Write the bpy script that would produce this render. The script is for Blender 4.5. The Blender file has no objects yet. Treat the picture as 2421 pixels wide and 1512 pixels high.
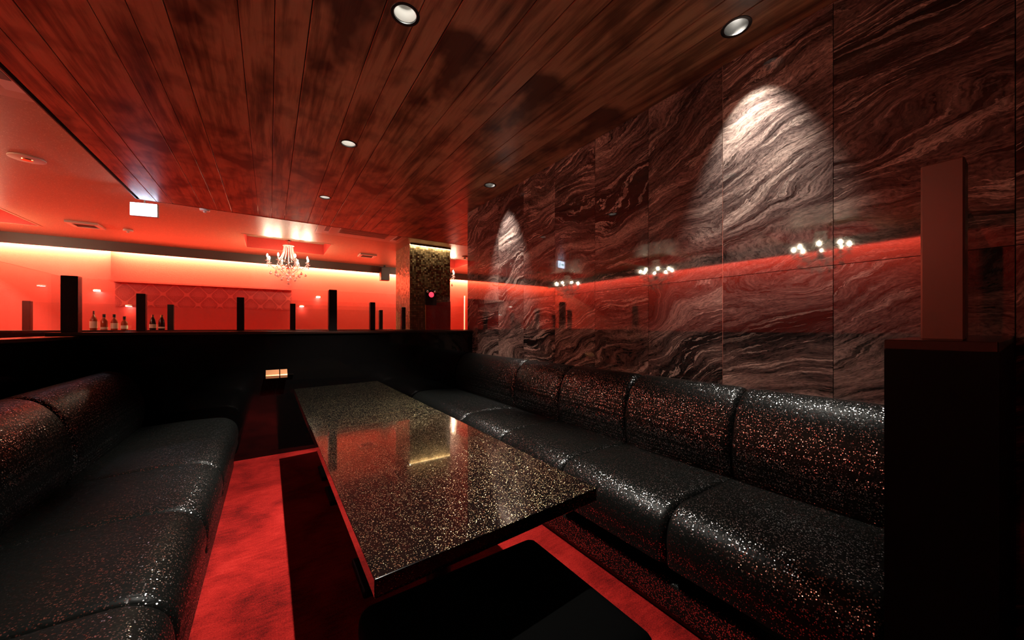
import bpy, bmesh, math, random
from mathutils import Vector, Matrix
random.seed(7)
PI = math.pi
scene = bpy.context.scene
COL = scene.collection

# ------------------------------------------------------------------ camera, world, exposure
F = 842.0                       # focal length in pixels of the 2421 px wide frame
CAM_Z = 1.125
S_, C_ = 0.5621, 0.8272         # heading: forward = (S_, C_)
cam_d = bpy.data.cameras.new('camera')
cam_d.sensor_width = 36.0
cam_d.lens = F / 2421.0 * 36.0
cam_d.shift_y = 17.0 / 2421.0
cam_d.clip_start = 0.02
cam = bpy.data.objects.new('camera', cam_d)
cam.location = (0, 0, CAM_Z)
cam.rotation_euler = (PI / 2, 0, -math.atan2(S_, C_))
COL.objects.link(cam)
scene.camera = cam
world = bpy.data.worlds.new('world'); scene.world = world
world.use_nodes = True
world.node_tree.nodes['Background'].inputs[0].default_value = (0, 0, 0, 1)
world.node_tree.nodes['Background'].inputs[1].default_value = 0.0
vs = scene.view_settings
vs.view_transform = 'Standard'; vs.look = 'None'; vs.gamma = 1.0; vs.use_curve_mapping = False
vs.exposure = 0.0
scene.cycles.max_bounces = 10
scene.cycles.transparent_max_bounces = 24
scene.cycles.caustics_reflective = True
scene.cycles.caustics_refractive = False
scene.cycles.blur_glossy = 1.5
scene.cycles.sample_clamp_indirect = 3.0

# light levels
POWER_CENTRE = 320.0
POWER_WALL = 150.0
POWER_COVE_BACK = 200.0          # per metre
POWER_COVE_LEFT = 55.0
POWER_COVE_WOOD = 2.6
BULB = 460.0
WARM = (1.0, 0.76, 0.46)
NEUTRAL = (1.0, 0.94, 0.84)

# main levels of the place (metres)
Z_WOOD = 2.521
Z_CEIL = 2.725
X_WALL = 2.0
Y_WALL_END = 3.91
Y_P1 = 3.78
Z_CAP = 1.088
Z_POST = 1.487


def x_at(px, Y):
    """x of the point on the plane y = Y that is seen in photo column px"""
    r = (px - 1210.5) / F
    return Y * (r * C_ + S_) / (C_ - r * S_)


# ------------------------------------------------------------------ materials
MATS = {}


def new_mat(name):
    m = bpy.data.materials.new(name); m.use_nodes = True
    nt = m.node_tree
    b = nt.nodes['Principled BSDF']
    MATS[name] = m
    return m, nt, b


def plain(name, col, rough=0.5, metal=0.0, ior=1.5, emit=None, es=0.0, spec=0.5):
    m, nt, b = new_mat(name)
    b.inputs['Base Color'].default_value = (*col, 1)
    b.inputs['Roughness'].default_value = rough
    b.inputs['Metallic'].default_value = metal
    b.inputs['IOR'].default_value = ior
    b.inputs['Specular IOR Level'].default_value = spec
    if emit:
        b.inputs['Emission Color'].default_value = (*emit, 1)
        b.inputs['Emission Strength'].default_value = es
    return m


def N(nt, t, **kw):
    n = nt.nodes.new(t)
    for k, v in kw.items():
        if k in n.inputs:
            n.inputs[k].default_value = v
        else:
            setattr(n, k, v)
    return n


def L(nt, a, b):
    nt.links.new(a, b)


def math_n(nt, op, a, b=None, c=None):
    n = nt.nodes.new('ShaderNodeMath'); n.operation = op
    for i, v in enumerate((a, b, c)):
        if v is None:
            continue
        if isinstance(v, (int, float)):
            n.inputs[i].default_value = v
        else:
            nt.links.new(v, n.inputs[i])
    return n.outputs[0]


def vmath(nt, op, a, b=None):
    n = nt.nodes.new('ShaderNodeVectorMath'); n.operation = op
    for i, v in enumerate((a, b)):
        if v is None:
            continue
        if isinstance(v, (tuple, list)):
            n.inputs[i].default_value = v
        else:
            nt.links.new(v, n.inputs[i])
    return n.outputs[0]


def vscale(nt, a, s):
    n = nt.nodes.new('ShaderNodeVectorMath'); n.operation = 'SCALE'
    nt.links.new(a, n.inputs[0])
    if isinstance(s, (int, float)):
        n.inputs[3].default_value = s
    else:
        nt.links.new(s, n.inputs[3])
    return n.outputs[0]


def ramp(nt, fac, stops, interp='LINEAR'):
    n = nt.nodes.new('ShaderNodeValToRGB')
    n.color_ramp.interpolation = interp
    els = n.color_ramp.elements
    while len(els) > 1:
        els.remove(els[-1])
    els[0].position = stops[0][0]; els[0].color = (*stops[0][1], 1)
    for p, c in stops[1:]:
        e = els.new(p); e.color = (*c, 1)
    nt.links.new(fac, n.inputs[0])
    return n.outputs[0]


def mixc(nt, fac, a, b, mode='MIX'):
    n = nt.nodes.new('ShaderNodeMix'); n.data_type = 'RGBA'; n.blend_type = mode
    for sock, v in ((n.inputs[0], fac), (n.inputs[6], a), (n.inputs[7], b)):
        if isinstance(v, (int, float)):
            sock.default_value = v
        elif isinstance(v, tuple):
            sock.default_value = (*v, 1) if len(v) == 3 else v
        else:
            nt.links.new(v, sock)
    return n.outputs[2]


def coords(nt, kind='Object'):
    return nt.nodes.new('ShaderNodeTexCoord').outputs[kind]


def mapping(nt, vec, loc=(0, 0, 0), rot=(0, 0, 0), scl=(1, 1, 1)):
    n = nt.nodes.new('ShaderNodeMapping')
    n.inputs[1].default_value = loc; n.inputs[2].default_value = rot; n.inputs[3].default_value = scl
    nt.links.new(vec, n.inputs[0])
    return n.outputs[0]


def noise(nt, vec, scale, detail=4, rough=0.55, dist=0.0):
    n = N(nt, 'ShaderNodeTexNoise')
    n.inputs['Scale'].default_value = scale; n.inputs['Detail'].default_value = detail
    n.inputs['Roughness'].default_value = rough; n.inputs['Distortion'].default_value = dist
    nt.links.new(vec, n.inputs['Vector'])
    return n


def bump(nt, h, strength, dist, b, normal=None):
    n = N(nt, 'ShaderNodeBump')
    n.inputs['Strength'].default_value = strength; n.inputs['Distance'].default_value = dist
    nt.links.new(h, n.inputs['Height'])
    if normal is not None:
        nt.links.new(normal, n.inputs['Normal'])
    if b is not None:
        nt.links.new(n.outputs[0], b.inputs['Normal'])
    return n.outputs[0]


# --- wood planks (grain along y, worn reddish brown)
def mat_wood():
    m, nt, b = new_mat('stained_wood')
    co = coords(nt)
    a = noise(nt, mapping(nt, co, scl=(26, 1.6, 1)), 1.0, 6, 0.65, 0.15).outputs[0]
    bl = noise(nt, mapping(nt, co, scl=(6.5, 1.1, 1)), 1.0, 3, 0.6, 0.1).outputs[0]
    bl2 = noise(nt, mapping(nt, co, loc=(3, 7, 0), scl=(4.5, 3.0, 1)), 1.0, 3, 0.5, 0.2).outputs[0]
    fine = noise(nt, mapping(nt, co, scl=(120, 8, 1)), 1.0, 3, 0.6).outputs[0]
    f = math_n(nt, 'ADD', math_n(nt, 'MULTIPLY', a, 0.5), math_n(nt, 'MULTIPLY', bl, 0.6))
    c = ramp(nt, f, [(0.38, (0.07, 0.032, 0.018)), (0.48, (0.36, 0.18, 0.085)), (0.57, (0.72, 0.40, 0.20)),
                     (0.66, (0.78, 0.46, 0.24)), (0.76, (0.88, 0.60, 0.36))])
    dark = ramp(nt, bl2, [(0.33, (0.18, 0.15, 0.15)), (0.52, (1, 1, 1))])
    c = mixc(nt, 1.0, c, dark, 'MULTIPLY')
    c = mixc(nt, math_n(nt, 'MULTIPLY', fine, 0.35), c, (0.25, 0.11, 0.05))
    L(nt, c, b.inputs['Base Color'])
    b.inputs['Roughness'].default_value = 0.33
    bump(nt, f, 0.12, 0.004, b)
    return m


# --- polished banded marble, one slab per object
def mat_marble():
    m, nt, b = new_mat('banded_marble')
    co = coords(nt)
    rnd = N(nt, 'ShaderNodeObjectInfo').outputs['Random']
    off = N(nt, 'ShaderNodeCombineXYZ')
    L(nt, math_n(nt, 'MULTIPLY', rnd, 37.0), off.inputs[0])
    L(nt, math_n(nt, 'MULTIPLY', rnd, 1.1), off.inputs[2])
    L(nt, math_n(nt, 'MULTIPLY', rnd, 0.9), off.inputs[1])
    p = vmath(nt, 'ADD', co, off.outputs[0])
    w1 = noise(nt, mapping(nt, p, scl=(1.0, 1.1, 1.9)), 1.0, 2, 0.5)
    w1v = vscale(nt, vmath(nt, 'SUBTRACT', w1.outputs['Color'], (0.5, 0.5, 0.5)), 0.6)
    w2 = noise(nt, mapping(nt, p, scl=(1, 6, 10)), 1.0, 4, 0.6)
    w2v = vscale(nt, vmath(nt, 'SUBTRACT', w2.outputs['Color'], (0.5, 0.5, 0.5)), 0.07)
    q = vmath(nt, 'ADD', vmath(nt, 'ADD', p, w1v), w2v)
    vr = N(nt, 'ShaderNodeVectorRotate'); vr.rotation_type = 'X_AXIS'
    L(nt, q, vr.inputs['Vector'])
    L(nt, math_n(nt, 'ADD', math_n(nt, 'MULTIPLY', rnd, 0.55), -0.03), vr.inputs['Angle'])
    q = vr.outputs[0]
    band = noise(nt, mapping(nt, q, scl=(0.6, 0.6, 5.0)), 1.0, 7, 0.62, 0.0).outputs[0]
    line = noise(nt, mapping(nt, q, loc=(4, 2, 9), scl=(1.2, 2.6, 36.0)), 1.0, 5, 0.68, 0.0).outputs[0]
    clus = noise(nt, mapping(nt, q, loc=(7, 1, 4), scl=(0.8, 0.7, 3.2)), 1.0, 3, 0.55, 0.0).outputs[0]
    speck = noise(nt, mapping(nt, q, loc=(1, 5, 3), scl=(30, 50, 170.0)), 1.0, 3, 0.6).outputs[0]
    c = ramp(nt, band, [(0.36, (0.011, 0.008, 0.008)), (0.44, (0.045, 0.031, 0.029)), (0.48, (0.125, 0.090, 0.080)),
                        (0.52, (0.052, 0.036, 0.033)), (0.56, (0.145, 0.104, 0.092)), (0.63, (0.28, 0.21, 0.18))])
    pale = ramp(nt, line, [(0.555, (0, 0, 0)), (0.585, (1, 1, 1)), (0.605, (0.2, 0.2, 0.2)), (0.64, (1, 1, 1))])
    cm = ramp(nt, clus, [(0.44, (0.05, 0.05, 0.05)), (0.58, (1, 1, 1))])
    dk = ramp(nt, line, [(0.36, (1, 1, 1)), (0.43, (0, 0, 0))])
    c = mixc(nt, mixc(nt, 1.0, dk, (0.8, 0.8, 0.8), 'MULTIPLY'), c, (0.006, 0.004, 0.004))
    c = mixc(nt, mixc(nt, 1.0, pale, cm, 'MULTIPLY'), c, (0.52, 0.41, 0.35))
    c = mixc(nt, 1.0, c, ramp(nt, speck, [(0.33, (0.45, 0.42, 0.42)), (0.5, (1, 1, 1)), (0.68, (1.5, 1.4, 1.35))]), 'MULTIPLY')
    L(nt, c, b.inputs['Base Color'])
    b.inputs['Roughness'].default_value = 0.035
    b.inputs['IOR'].default_value = 1.72
    return m


# --- black glitter vinyl with a crocodile emboss
def mat_glitter(name, scale, dens, metal_col, rough, nper, base, base_rough, emboss=True, coat=0.0, diffuse=0.0, spec=0.5):
    m, nt, b = new_mat(name)
    co = coords(nt)
    v = N(nt, 'ShaderNodeTexVoronoi'); v.inputs['Scale'].default_value = scale
    L(nt, co, v.inputs['Vector'])
    sep = N(nt, 'ShaderNodeSeparateColor'); L(nt, v.outputs['Color'], sep.inputs[0])
    inside = math_n(nt, 'LESS_THAN', v.outputs['Distance'], 0.46)
    keep = math_n(nt, 'LESS_THAN', sep.outputs[0], dens)
    mask = math_n(nt, 'MULTIPLY', inside, keep)
    geo = N(nt, 'ShaderNodeNewGeometry')
    nrm = geo.outputs['Normal']
    baseN = nrm
    if emboss:
        ve = N(nt, 'ShaderNodeTexVoronoi'); ve.feature = 'DISTANCE_TO_EDGE'; ve.inputs['Scale'].default_value = 1.0
        wob = noise(nt, co, 9.0, 2).outputs['Color']
        cw = vmath(nt, 'ADD', co, vscale(nt, vmath(nt, 'SUBTRACT', wob, (0.5, 0.5, 0.5)), 0.02))
        L(nt, mapping(nt, cw, scl=(22, 46, 34)), ve.inputs['Vector'])
        h = math_n(nt, 'SMOOTH_MIN', ve.outputs['Distance'], 0.16, 0.1)
        baseN = bump(nt, h, 0.5, 0.006, None)
    rv = vscale(nt, vmath(nt, 'SUBTRACT', v.outputs['Color'], (0.5, 0.5, 0.5)), nper)
    fl = vmath(nt, 'NORMALIZE', vmath(nt, 'ADD', baseN, rv))
    mixn = N(nt, 'ShaderNodeMix'); mixn.data_type = 'VECTOR'
    L(nt, mask, mixn.inputs[0]); L(nt, baseN, mixn.inputs[4]); L(nt, fl, mixn.inputs[5])
    L(nt, mixn.outputs[1], b.inputs['Normal'])
    tone = mixc(nt, sep.outputs[1], tuple(0.55 * x for x in metal_col), metal_col)
    L(nt, mixc(nt, mask, base, tone), b.inputs['Base Color'])
    L(nt, math_n(nt, 'MULTIPLY', mask, 1.0 - diffuse), b.inputs['Metallic'])
    L(nt, math_n(nt, 'ADD', math_n(nt, 'MULTIPLY', mask, rough - base_rough), base_rough), b.inputs['Roughness'])
    b.inputs['Specular IOR Level'].default_value = spec
    if coat:
        b.inputs['Coat Weight'].default_value = coat
        b.inputs['Coat Roughness'].default_value = 0.03
        b.inputs['Coat IOR'].default_value = 1.55
    return m


def mat_carpet():
    m, nt, b = new_mat('red_carpet')
    co = coords(nt)
    big = noise(nt, co, 3.2, 4, 0.6, 0.6).outputs[0]
    pile = noise(nt, co, 170, 4, 0.8).outputs[0]
    streak = noise(nt, mapping(nt, co, scl=(14, 60, 1)), 1.0, 3, 0.6).outputs[0]
    f = math_n(nt, 'ADD', math_n(nt, 'MULTIPLY', big, 0.5), math_n(nt, 'ADD', math_n(nt, 'MULTIPLY', pile, 0.5), math_n(nt, 'MULTIPLY', streak, 0.2)))
    c = ramp(nt, f, [(0.44, (0.05, 0.0016, 0.0015)), (0.56, (0.20, 0.006, 0.005)), (0.68, (0.36, 0.013, 0.010)), (0.82, (0.52, 0.038, 0.028))])
    L(nt, c, b.inputs['Base Color'])
    b.inputs['Roughness'].default_value = 0.95
    b.inputs['Specular IOR Level'].default_value = 0.1
    bump(nt, pile, 0.6, 0.006, b)
    return m


def mat_redwall(name='red_wallpaper', damask=False):
    m, nt, b = new_mat(name)
    co = coords(nt)
    n1 = noise(nt, co, 60, 4, 0.65).outputs[0]
    c = mixc(nt, n1, (0.36, 0.018, 0.012), (0.50, 0.040, 0.026))
    if damask:
        s = N(nt, 'ShaderNodeSeparateXYZ'); L(nt, co, s.inputs[0])
        a = math_n(nt, 'COSINE', math_n(nt, 'MULTIPLY', s.outputs[0], 2 * PI / 0.36))
        d = math_n(nt, 'COSINE', math_n(nt, 'MULTIPLY', s.outputs[2], 2 * PI / 0.40))
        e = math_n(nt, 'ABSOLUTE', math_n(nt, 'ADD', a, math_n(nt, 'MULTIPLY', d, 0.95)))
        ln = math_n(nt, 'LESS_THAN', e, 0.17)
        inner = math_n(nt, 'GREATER_THAN', math_n(nt, 'ADD', n1, math_n(nt, 'MULTIPLY', e, 0.12)), 0.62)
        c = mixc(nt, math_n(nt, 'MAXIMUM', ln, math_n(nt, 'MULTIPLY', inner, 0.5)), (0.33, 0.012, 0.010), (0.50, 0.045, 0.03))
    L(nt, c, b.inputs['Base Color'])
    b.inputs['Roughness'].default_value = 0.45
    b.inputs['Specular IOR Level'].default_value = 0.4
    bump(nt, n1, 0.3, 0.004, b)
    return m


def mat_ceiling():
    m, nt, b = new_mat('beige_glitter_wallpaper')
    co = coords(nt)
    n1 = noise(nt, mapping(nt, co, scl=(10, 60, 1)), 1.0, 4, 0.65).outputs[0]
    n2 = noise(nt, co, 90, 3, 0.7).outputs[0]
    c = mixc(nt, n1, (0.24, 0.155, 0.09), (0.36, 0.24, 0.14))
    c = mixc(nt, math_n(nt, 'GREATER_THAN', n2, 0.63), c, (0.6, 0.5, 0.33))
    L(nt, c, b.inputs['Base Color'])
    b.inputs['Roughness'].default_value = 0.42
    b.inputs['Metallic'].default_value = 0.15
    bump(nt, n2, 0.25, 0.004, b)
    return m


def mat_mosaic():
    m, nt, b = new_mat('gold_mosaic')
    co = coords(nt)
    v = N(nt, 'ShaderNodeTexVoronoi'); v.distance = 'CHEBYCHEV'; v.inputs['Randomness'].default_value = 0.0
    v.inputs['Scale'].default_value = 29.0
    L(nt, mapping(nt, co, loc=(0.004, 0.004, 0)), v.inputs['Vector'])
    sep = N(nt, 'ShaderNodeSeparateColor')
    wn = N(nt, 'ShaderNodeTexWhiteNoise'); L(nt, v.outputs['Position'], wn.inputs['Vector'])
    L(nt, wn.outputs['Color'], sep.inputs[0])
    tile = math_n(nt, 'LESS_THAN', v.outputs['Distance'], 0.43)
    c = ramp(nt, sep.outputs[0], [(0.0, (0.16, 0.12, 0.06)), (0.5, (0.23, 0.17, 0.085)), (0.85, (0.30, 0.23, 0.12)), (1.0, (0.5, 0.4, 0.22))])
    L(nt, mixc(nt, tile, (0.02, 0.014, 0.01), c), b.inputs['Base Color'])
    L(nt, math_n(nt, 'MULTIPLY', tile, 0.35), b.inputs['Metallic'])
    b.inputs['Roughness'].default_value = 0.28
    geo = N(nt, 'ShaderNodeNewGeometry')
    rv = vscale(nt, vmath(nt, 'SUBTRACT', wn.outputs['Color'], (0.5, 0.5, 0.5)), 0.2)
    L(nt, vmath(nt, 'NORMALIZE', vmath(nt, 'ADD', geo.outputs['Normal'], rv)), b.inputs['Normal'])
    return m


def mat_glass():
    m = bpy.data.materials.new('clear_glass'); m.use_nodes = True
    nt = m.node_tree; nt.nodes.clear()
    out = N(nt, 'ShaderNodeOutputMaterial')
    tr = N(nt, 'ShaderNodeBsdfTransparent'); tr.inputs[0].default_value = (0.97, 0.975, 0.97, 1)
    gl = N(nt, 'ShaderNodeBsdfGlossy'); gl.inputs['Roughness'].default_value = 0.0
    geo = N(nt, 'ShaderNodeNewGeometry')
    dt = N(nt, 'ShaderNodeVectorMath'); dt.operation = 'DOT_PRODUCT'
    L(nt, geo.outputs['Normal'], dt.inputs[0]); L(nt, geo.outputs['Incoming'], dt.inputs[1])
    c1 = math_n(nt, 'SUBTRACT', 1.0, math_n(nt, 'ABSOLUTE', dt.outputs['Value']))
    fr = math_n(nt, 'ADD', 0.035, math_n(nt, 'MULTIPLY', math_n(nt, 'POWER', c1, 5.0), 0.7))
    mx = N(nt, 'ShaderNodeMixShader')
    L(nt, fr, mx.inputs[0]); L(nt, tr.outputs[0], mx.inputs[1]); L(nt, gl.outputs[0], mx.inputs[2])
    L(nt, mx.outputs[0], out.inputs[0])
    return m


def mat_crystal():
    m = bpy.data.materials.new('crystal'); m.use_nodes = True
    nt = m.node_tree; nt.nodes.clear()
    out = N(nt, 'ShaderNodeOutputMaterial')
    tr = N(nt, 'ShaderNodeBsdfTransparent'); tr.inputs[0].default_value = (0.95, 0.92, 0.88, 1)
    gl = N(nt, 'ShaderNodeBsdfGlossy'); gl.inputs['Roughness'].default_value = 0.08
    mx = N(nt, 'ShaderNodeMixShader'); mx.inputs[0].default_value = 0.45
    L(nt, tr.outputs[0], mx.inputs[1]); L(nt, gl.outputs[0], mx.inputs[2])
    df = N(nt, 'ShaderNodeBsdfDiffuse'); df.inputs[0].default_value = (0.9, 0.88, 0.84, 1)
    m2 = N(nt, 'ShaderNodeMixShader'); m2.inputs[0].default_value = 0.5
    L(nt, mx.outputs[0], m2.inputs[1]); L(nt, df.outputs[0], m2.inputs[2])
    L(nt, m2.outputs[0], out.inputs[0])
    return m


M_WOOD = mat_wood()
M_MARBLE = mat_marble()
M_VINYL = mat_glitter('black_glitter_vinyl', 235, 0.38, (0.74, 0.73, 0.73), 0.24, 0.58, (0.004, 0.0045, 0.004), 0.45, True, 0.0, 0.0, 0.12)
M_TABLE = mat_glitter('black_gold_fleck_stone', 400, 0.22, (0.50, 0.38, 0.20), 0.36, 0.9, (0.0035, 0.0035, 0.0035), 0.12, False, 1.0, 0.1)
M_CARPET = mat_carpet()
M_RED = mat_redwall()
M_DAMASK = mat_redwall('damask_wallpaper', True)
M_CEIL = mat_ceiling()
M_MOSAIC = mat_mosaic()
M_GLASS = mat_glass()
M_CRYSTAL = mat_crystal()
M_LACQ = plain('black_lacquer', (0.003, 0.0025, 0.0025), 0.07)
M_CAP = plain('black_cap_laminate', (0.03, 0.013, 0.010), 0.2)
M_POST_SHADED = plain('post_shaded', (0.010, 0.006, 0.006), 0.25)  # post colour darkened for the far posts, which stand in shade
M_POST_LIT = plain('post_lit', (0.13, 0.060, 0.046), 0.25)  # same post colour lightened for the near post, whose face catches light
M_LACQ_DULL = plain('black_satin_panel', (0.0015, 0.0012, 0.0012), 0.5, spec=0.06)
M_MATTE = plain('black_leatherette', (0.0009, 0.0009, 0.0009), 0.8, spec=0.02)
M_BLACK = plain('black_enamel', (0.004, 0.004, 0.004), 0.35)
M_DARK = plain('dark_plaster', (0.02, 0.012, 0.010), 0.8)
M_REFL = plain('white_reflector', (0.85, 0.84, 0.80), 0.25)
M_REFL_DARK = plain('grey_reflector', (0.03, 0.028, 0.026), 0.35)
M_VALANCE = plain('brown_valance', (0.05, 0.031, 0.02), 0.5)
M_WHITE = plain('white_plastic', (0.75, 0.72, 0.66), 0.4)
M_BEIGE = plain('beige_plastic', (0.55, 0.42, 0.32), 0.45)
M_GREY = plain('grey_plastic', (0.30, 0.28, 0.24), 0.4)
M_GRILLE = plain('dark_grille', (0.03, 0.025, 0.02), 0.5)
M_CHROME = plain('chrome', (0.75, 0.72, 0.68), 0.12, 1.0)
M_STEEL = plain('joint_strip', (0.45, 0.36, 0.30), 0.3, 1.0)
M_JOINT = plain('dark_joint', (0.012, 0.008, 0.007), 0.7)
M_COPPER = plain('copper', (0.85, 0.36, 0.16), 0.34, 0.6)  # orange of the reflection plates and of the red panel's edge strip
M_BULB = plain('bulb', (1, 1, 1), 0.3, emit=(1.0, 0.83, 0.58), es=BULB)
M_LAMP = plain('lamp_lens', (1, 1, 1), 0.3, emit=NEUTRAL, es=45.0)
M_SIGN = plain('sign_panel', (0.9, 0.9, 0.95), 0.4, emit=(0.66, 0.76, 1.0), es=14.0)
M_SIGNG = plain('sign_green', (0.0, 0.25, 0.12), 0.4, emit=(0.35, 1.0, 0.75), es=3.0)
M_REDLED = plain('red_led', (0.6, 0.01, 0.02), 0.3, emit=(1.0, 0.03, 0.06), es=2.5)
M_REDREFLECTION = plain('red_reflection', (0.30, 0.018, 0.012), 0.12)
M_LABEL = plain('cream_label', (0.78, 0.62, 0.45), 0.6)
M_AMBER = plain('amber_bottle', (0.30, 0.05, 0.015), 0.06)
M_BROWNGL = plain('dark_bottle', (0.02, 0.008, 0.005), 0.06)
M_GOLD = plain('gold_foil', (0.7, 0.5, 0.2), 0.25, 1.0)


# ------------------------------------------------------------------ mesh helpers
class MB:
    """collects shapes into one mesh"""
    def __init__(self):
        self.bm = bmesh.new()

    def box(self, x0, x1, y0, y1, z0, z1, bev=0.0, seg=2):
        r = bmesh.ops.create_cube(self.bm, size=1.0)
        vs_ = r['verts']
        for v in vs_:
            v.co = Vector((x0 + (v.co.x + .5) * (x1 - x0), y0 + (v.co.y + .5) * (y1 - y0), z0 + (v.co.z + .5) * (z1 - z0)))
        if bev > 0:
            es = list({e for v in vs_ for e in v.link_edges})
            bmesh.ops.bevel(self.bm, geom=es, offset=bev, segments=seg, affect='EDGES', profile=0.6)
        return self

    def prism(self, pts, z0, z1, bev=0.0):
        lo = [self.bm.verts.new((x, y, z0)) for x, y in pts]
        hi = [self.bm.verts.new((x, y, z1)) for x, y in pts]
        n = len(pts)
        fs = [self.bm.faces.new(hi), self.bm.faces.new(list(reversed(lo)))]
        for i in range(n):
            fs.append(self.bm.faces.new((lo[i], lo[(i + 1) % n], hi[(i + 1) % n], hi[i])))
        if bev > 0:
            es = list({e for f in fs for e in f.edges})
            bmesh.ops.bevel(self.bm, geom=es, offset=bev, segments=2, affect='EDGES', profile=0.6)
        return self

    def lathe(self, prof, seg=24, c=(0, 0, 0), cap=True):
        rings = []
        for r, z in prof:
            if r < 1e-6:
                rings.append([self.bm.verts.new((c[0], c[1], c[2] + z))])
            else:
                rings.append([self.bm.verts.new((c[0] + r * math.cos(2 * PI * k / seg), c[1] + r * math.sin(2 * PI * k / seg), c[2] + z)) for k in range(seg)])
        for a, b in zip(rings, rings[1:]):
            for k in range(seg):
                k2 = (k + 1) % seg
                if len(a) == 1 and len(b) == 1:
                    continue
                if len(a) == 1:
                    self.bm.faces.new((a[0], b[k], b[k2]))
                elif len(b) == 1:
                    self.bm.faces.new((a[k], b[0], a[k2]))
                else:
                    self.bm.faces.new((a[k], b[k], b[k2], a[k2]))
        return self

    def tube(self, pts, r, seg=8):
        pts = [Vector(p) for p in pts]
        rs = r if isinstance(r, (list, tuple)) else [r] * len(pts)
        rings = []
        for i, p in enumerate(pts):
            t = (pts[min(i + 1, len(pts) - 1)] - pts[max(i - 1, 0)]).normalized()
            u = t.orthogonal().normalized() if abs(t.z) > 0.99 else t.cross(Vector((0, 0, 1))).normalized()
            w = t.cross(u)
            rings.append([self.bm.verts.new(p + rs[i] * (math.cos(2 * PI * k / seg) * u + math.sin(2 * PI * k / seg) * w)) for k in range(seg)])
        for a, b in zip(rings, rings[1:]):
            for k in range(seg):
                self.bm.faces.new((a[k], a[(k + 1) % seg], b[(k + 1) % seg], b[k]))
        self.bm.faces.new(list(reversed(rings[0]))); self.bm.faces.new(rings[-1])
        return self

    def ball(self, c, r, sub=2, sz=1.0):
        res = bmesh.ops.create_icosphere(self.bm, subdivisions=sub, radius=r)
        for v in res['verts']:
            v.co = Vector((v.co.x, v.co.y, v.co.z * sz)) + Vector(c)
        return self

    def quad(self, a, b, c, d):
        self.bm.faces.new([self.bm.verts.new(p) for p in (a, b, c, d)])
        return self

    def mesh(self, name, mat, smooth=False):
        bmesh.ops.recalc_face_normals(self.bm, faces=self.bm.faces)
        me = bpy.data.meshes.new(name); self.bm.to_mesh(me); self.bm.free()
        me.materials.append(mat)
        if smooth:
            me.polygons.foreach_set('use_smooth', [True] * len(me.polygons))
            me.set_sharp_from_angle(angle=math.radians(35))
        return me

    def build(self, name, mat, parent=None, smooth=False):
        o = bpy.data.objects.new(name, self.mesh(name, mat, smooth)); COL.objects.link(o)
        if parent:
            o.parent = parent
        return o


def tag(o, label=None, cat=None, group=None, kind=None):
    if label: o['label'] = label
    if cat: o['category'] = cat
    if group: o['group'] = group
    if kind: o['kind'] = kind
    return o


def thing(name, label, cat, loc=(0, 0, 0), rz=0.0, group=None):
    o = bpy.data.objects.new(name, None); COL.objects.link(o)
    o.empty_display_size = 0.05
    o.location = loc; o.rotation_euler = (0, 0, rz)
    return tag(o, label, cat, group)


def struct(o, label=None):
    o['kind'] = 'structure'
    if label: o['label'] = label
    return o


def copy_tree(o, parent=None):
    c = o.copy(); COL.objects.link(c); c.parent = parent
    for ch in list(o.children):
        copy_tree(ch, c)
    return c


def area(name, loc, rot, sx, sy, power, col, parent=None, spread=PI):
    d = bpy.data.lights.new(name, 'AREA'); d.shape = 'RECTANGLE'; d.size = sx; d.size_y = sy
    d.energy = power; d.color = col; d.spread = spread
    o = bpy.data.objects.new(name, d); COL.objects.link(o); o.location = loc; o.rotation_euler = rot
    if parent: o.parent = parent
    return o


def spot(name, loc, direction, power, col, size, blend, radius, parent=None):
    d = bpy.data.lights.new(name, 'SPOT'); d.energy = power; d.color = col
    d.spot_size = size; d.spot_blend = blend; d.shadow_soft_size = radius
    o = bpy.data.objects.new(name, d); COL.objects.link(o); o.location = loc
    o.rotation_euler = Vector(direction).to_track_quat('-Z', 'Y').to_euler()
    if parent: o.parent = parent
    return o


# ------------------------------------------------------------------ the room shell
X0, X1, Y0, Y1 = -4.7, 6.2, -3.5, 10.0
struct(MB().box(X0, X1, Y0, Y1, -0.1, 0.0).build('floor', M_CARPET), 'deep red carpet covering the whole floor')
wb = struct(MB().box(X0, X1, Y1, Y1 + 0.15, 0, 2.95).build('wall_back', M_RED), 'bright red papered wall under the glowing valance')
struct(MB().box(X0 - 0.15, X0, Y0, Y1 + 0.15, 0, 2.95).build('wall_left', M_RED), 'red papered side wall of the main room')
struct(MB().box(X0, X1, Y0 - 0.15, Y0, 0, 2.95).build('wall_near', M_DARK), 'dark wall closing the room')
struct(MB().box(X1, X1 + 0.15, Y_WALL_END, Y1 + 0.15, 0, 2.95).build('wall_far_side', M_RED), 'red wall beyond the mosaic pillar')
struct(MB().box(X_WALL + 0.16, X1, Y_WALL_END - 0.15, Y_WALL_END, 0, 2.95).build('wall_return', M_DARK), 'dark wall behind the marble')

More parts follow.
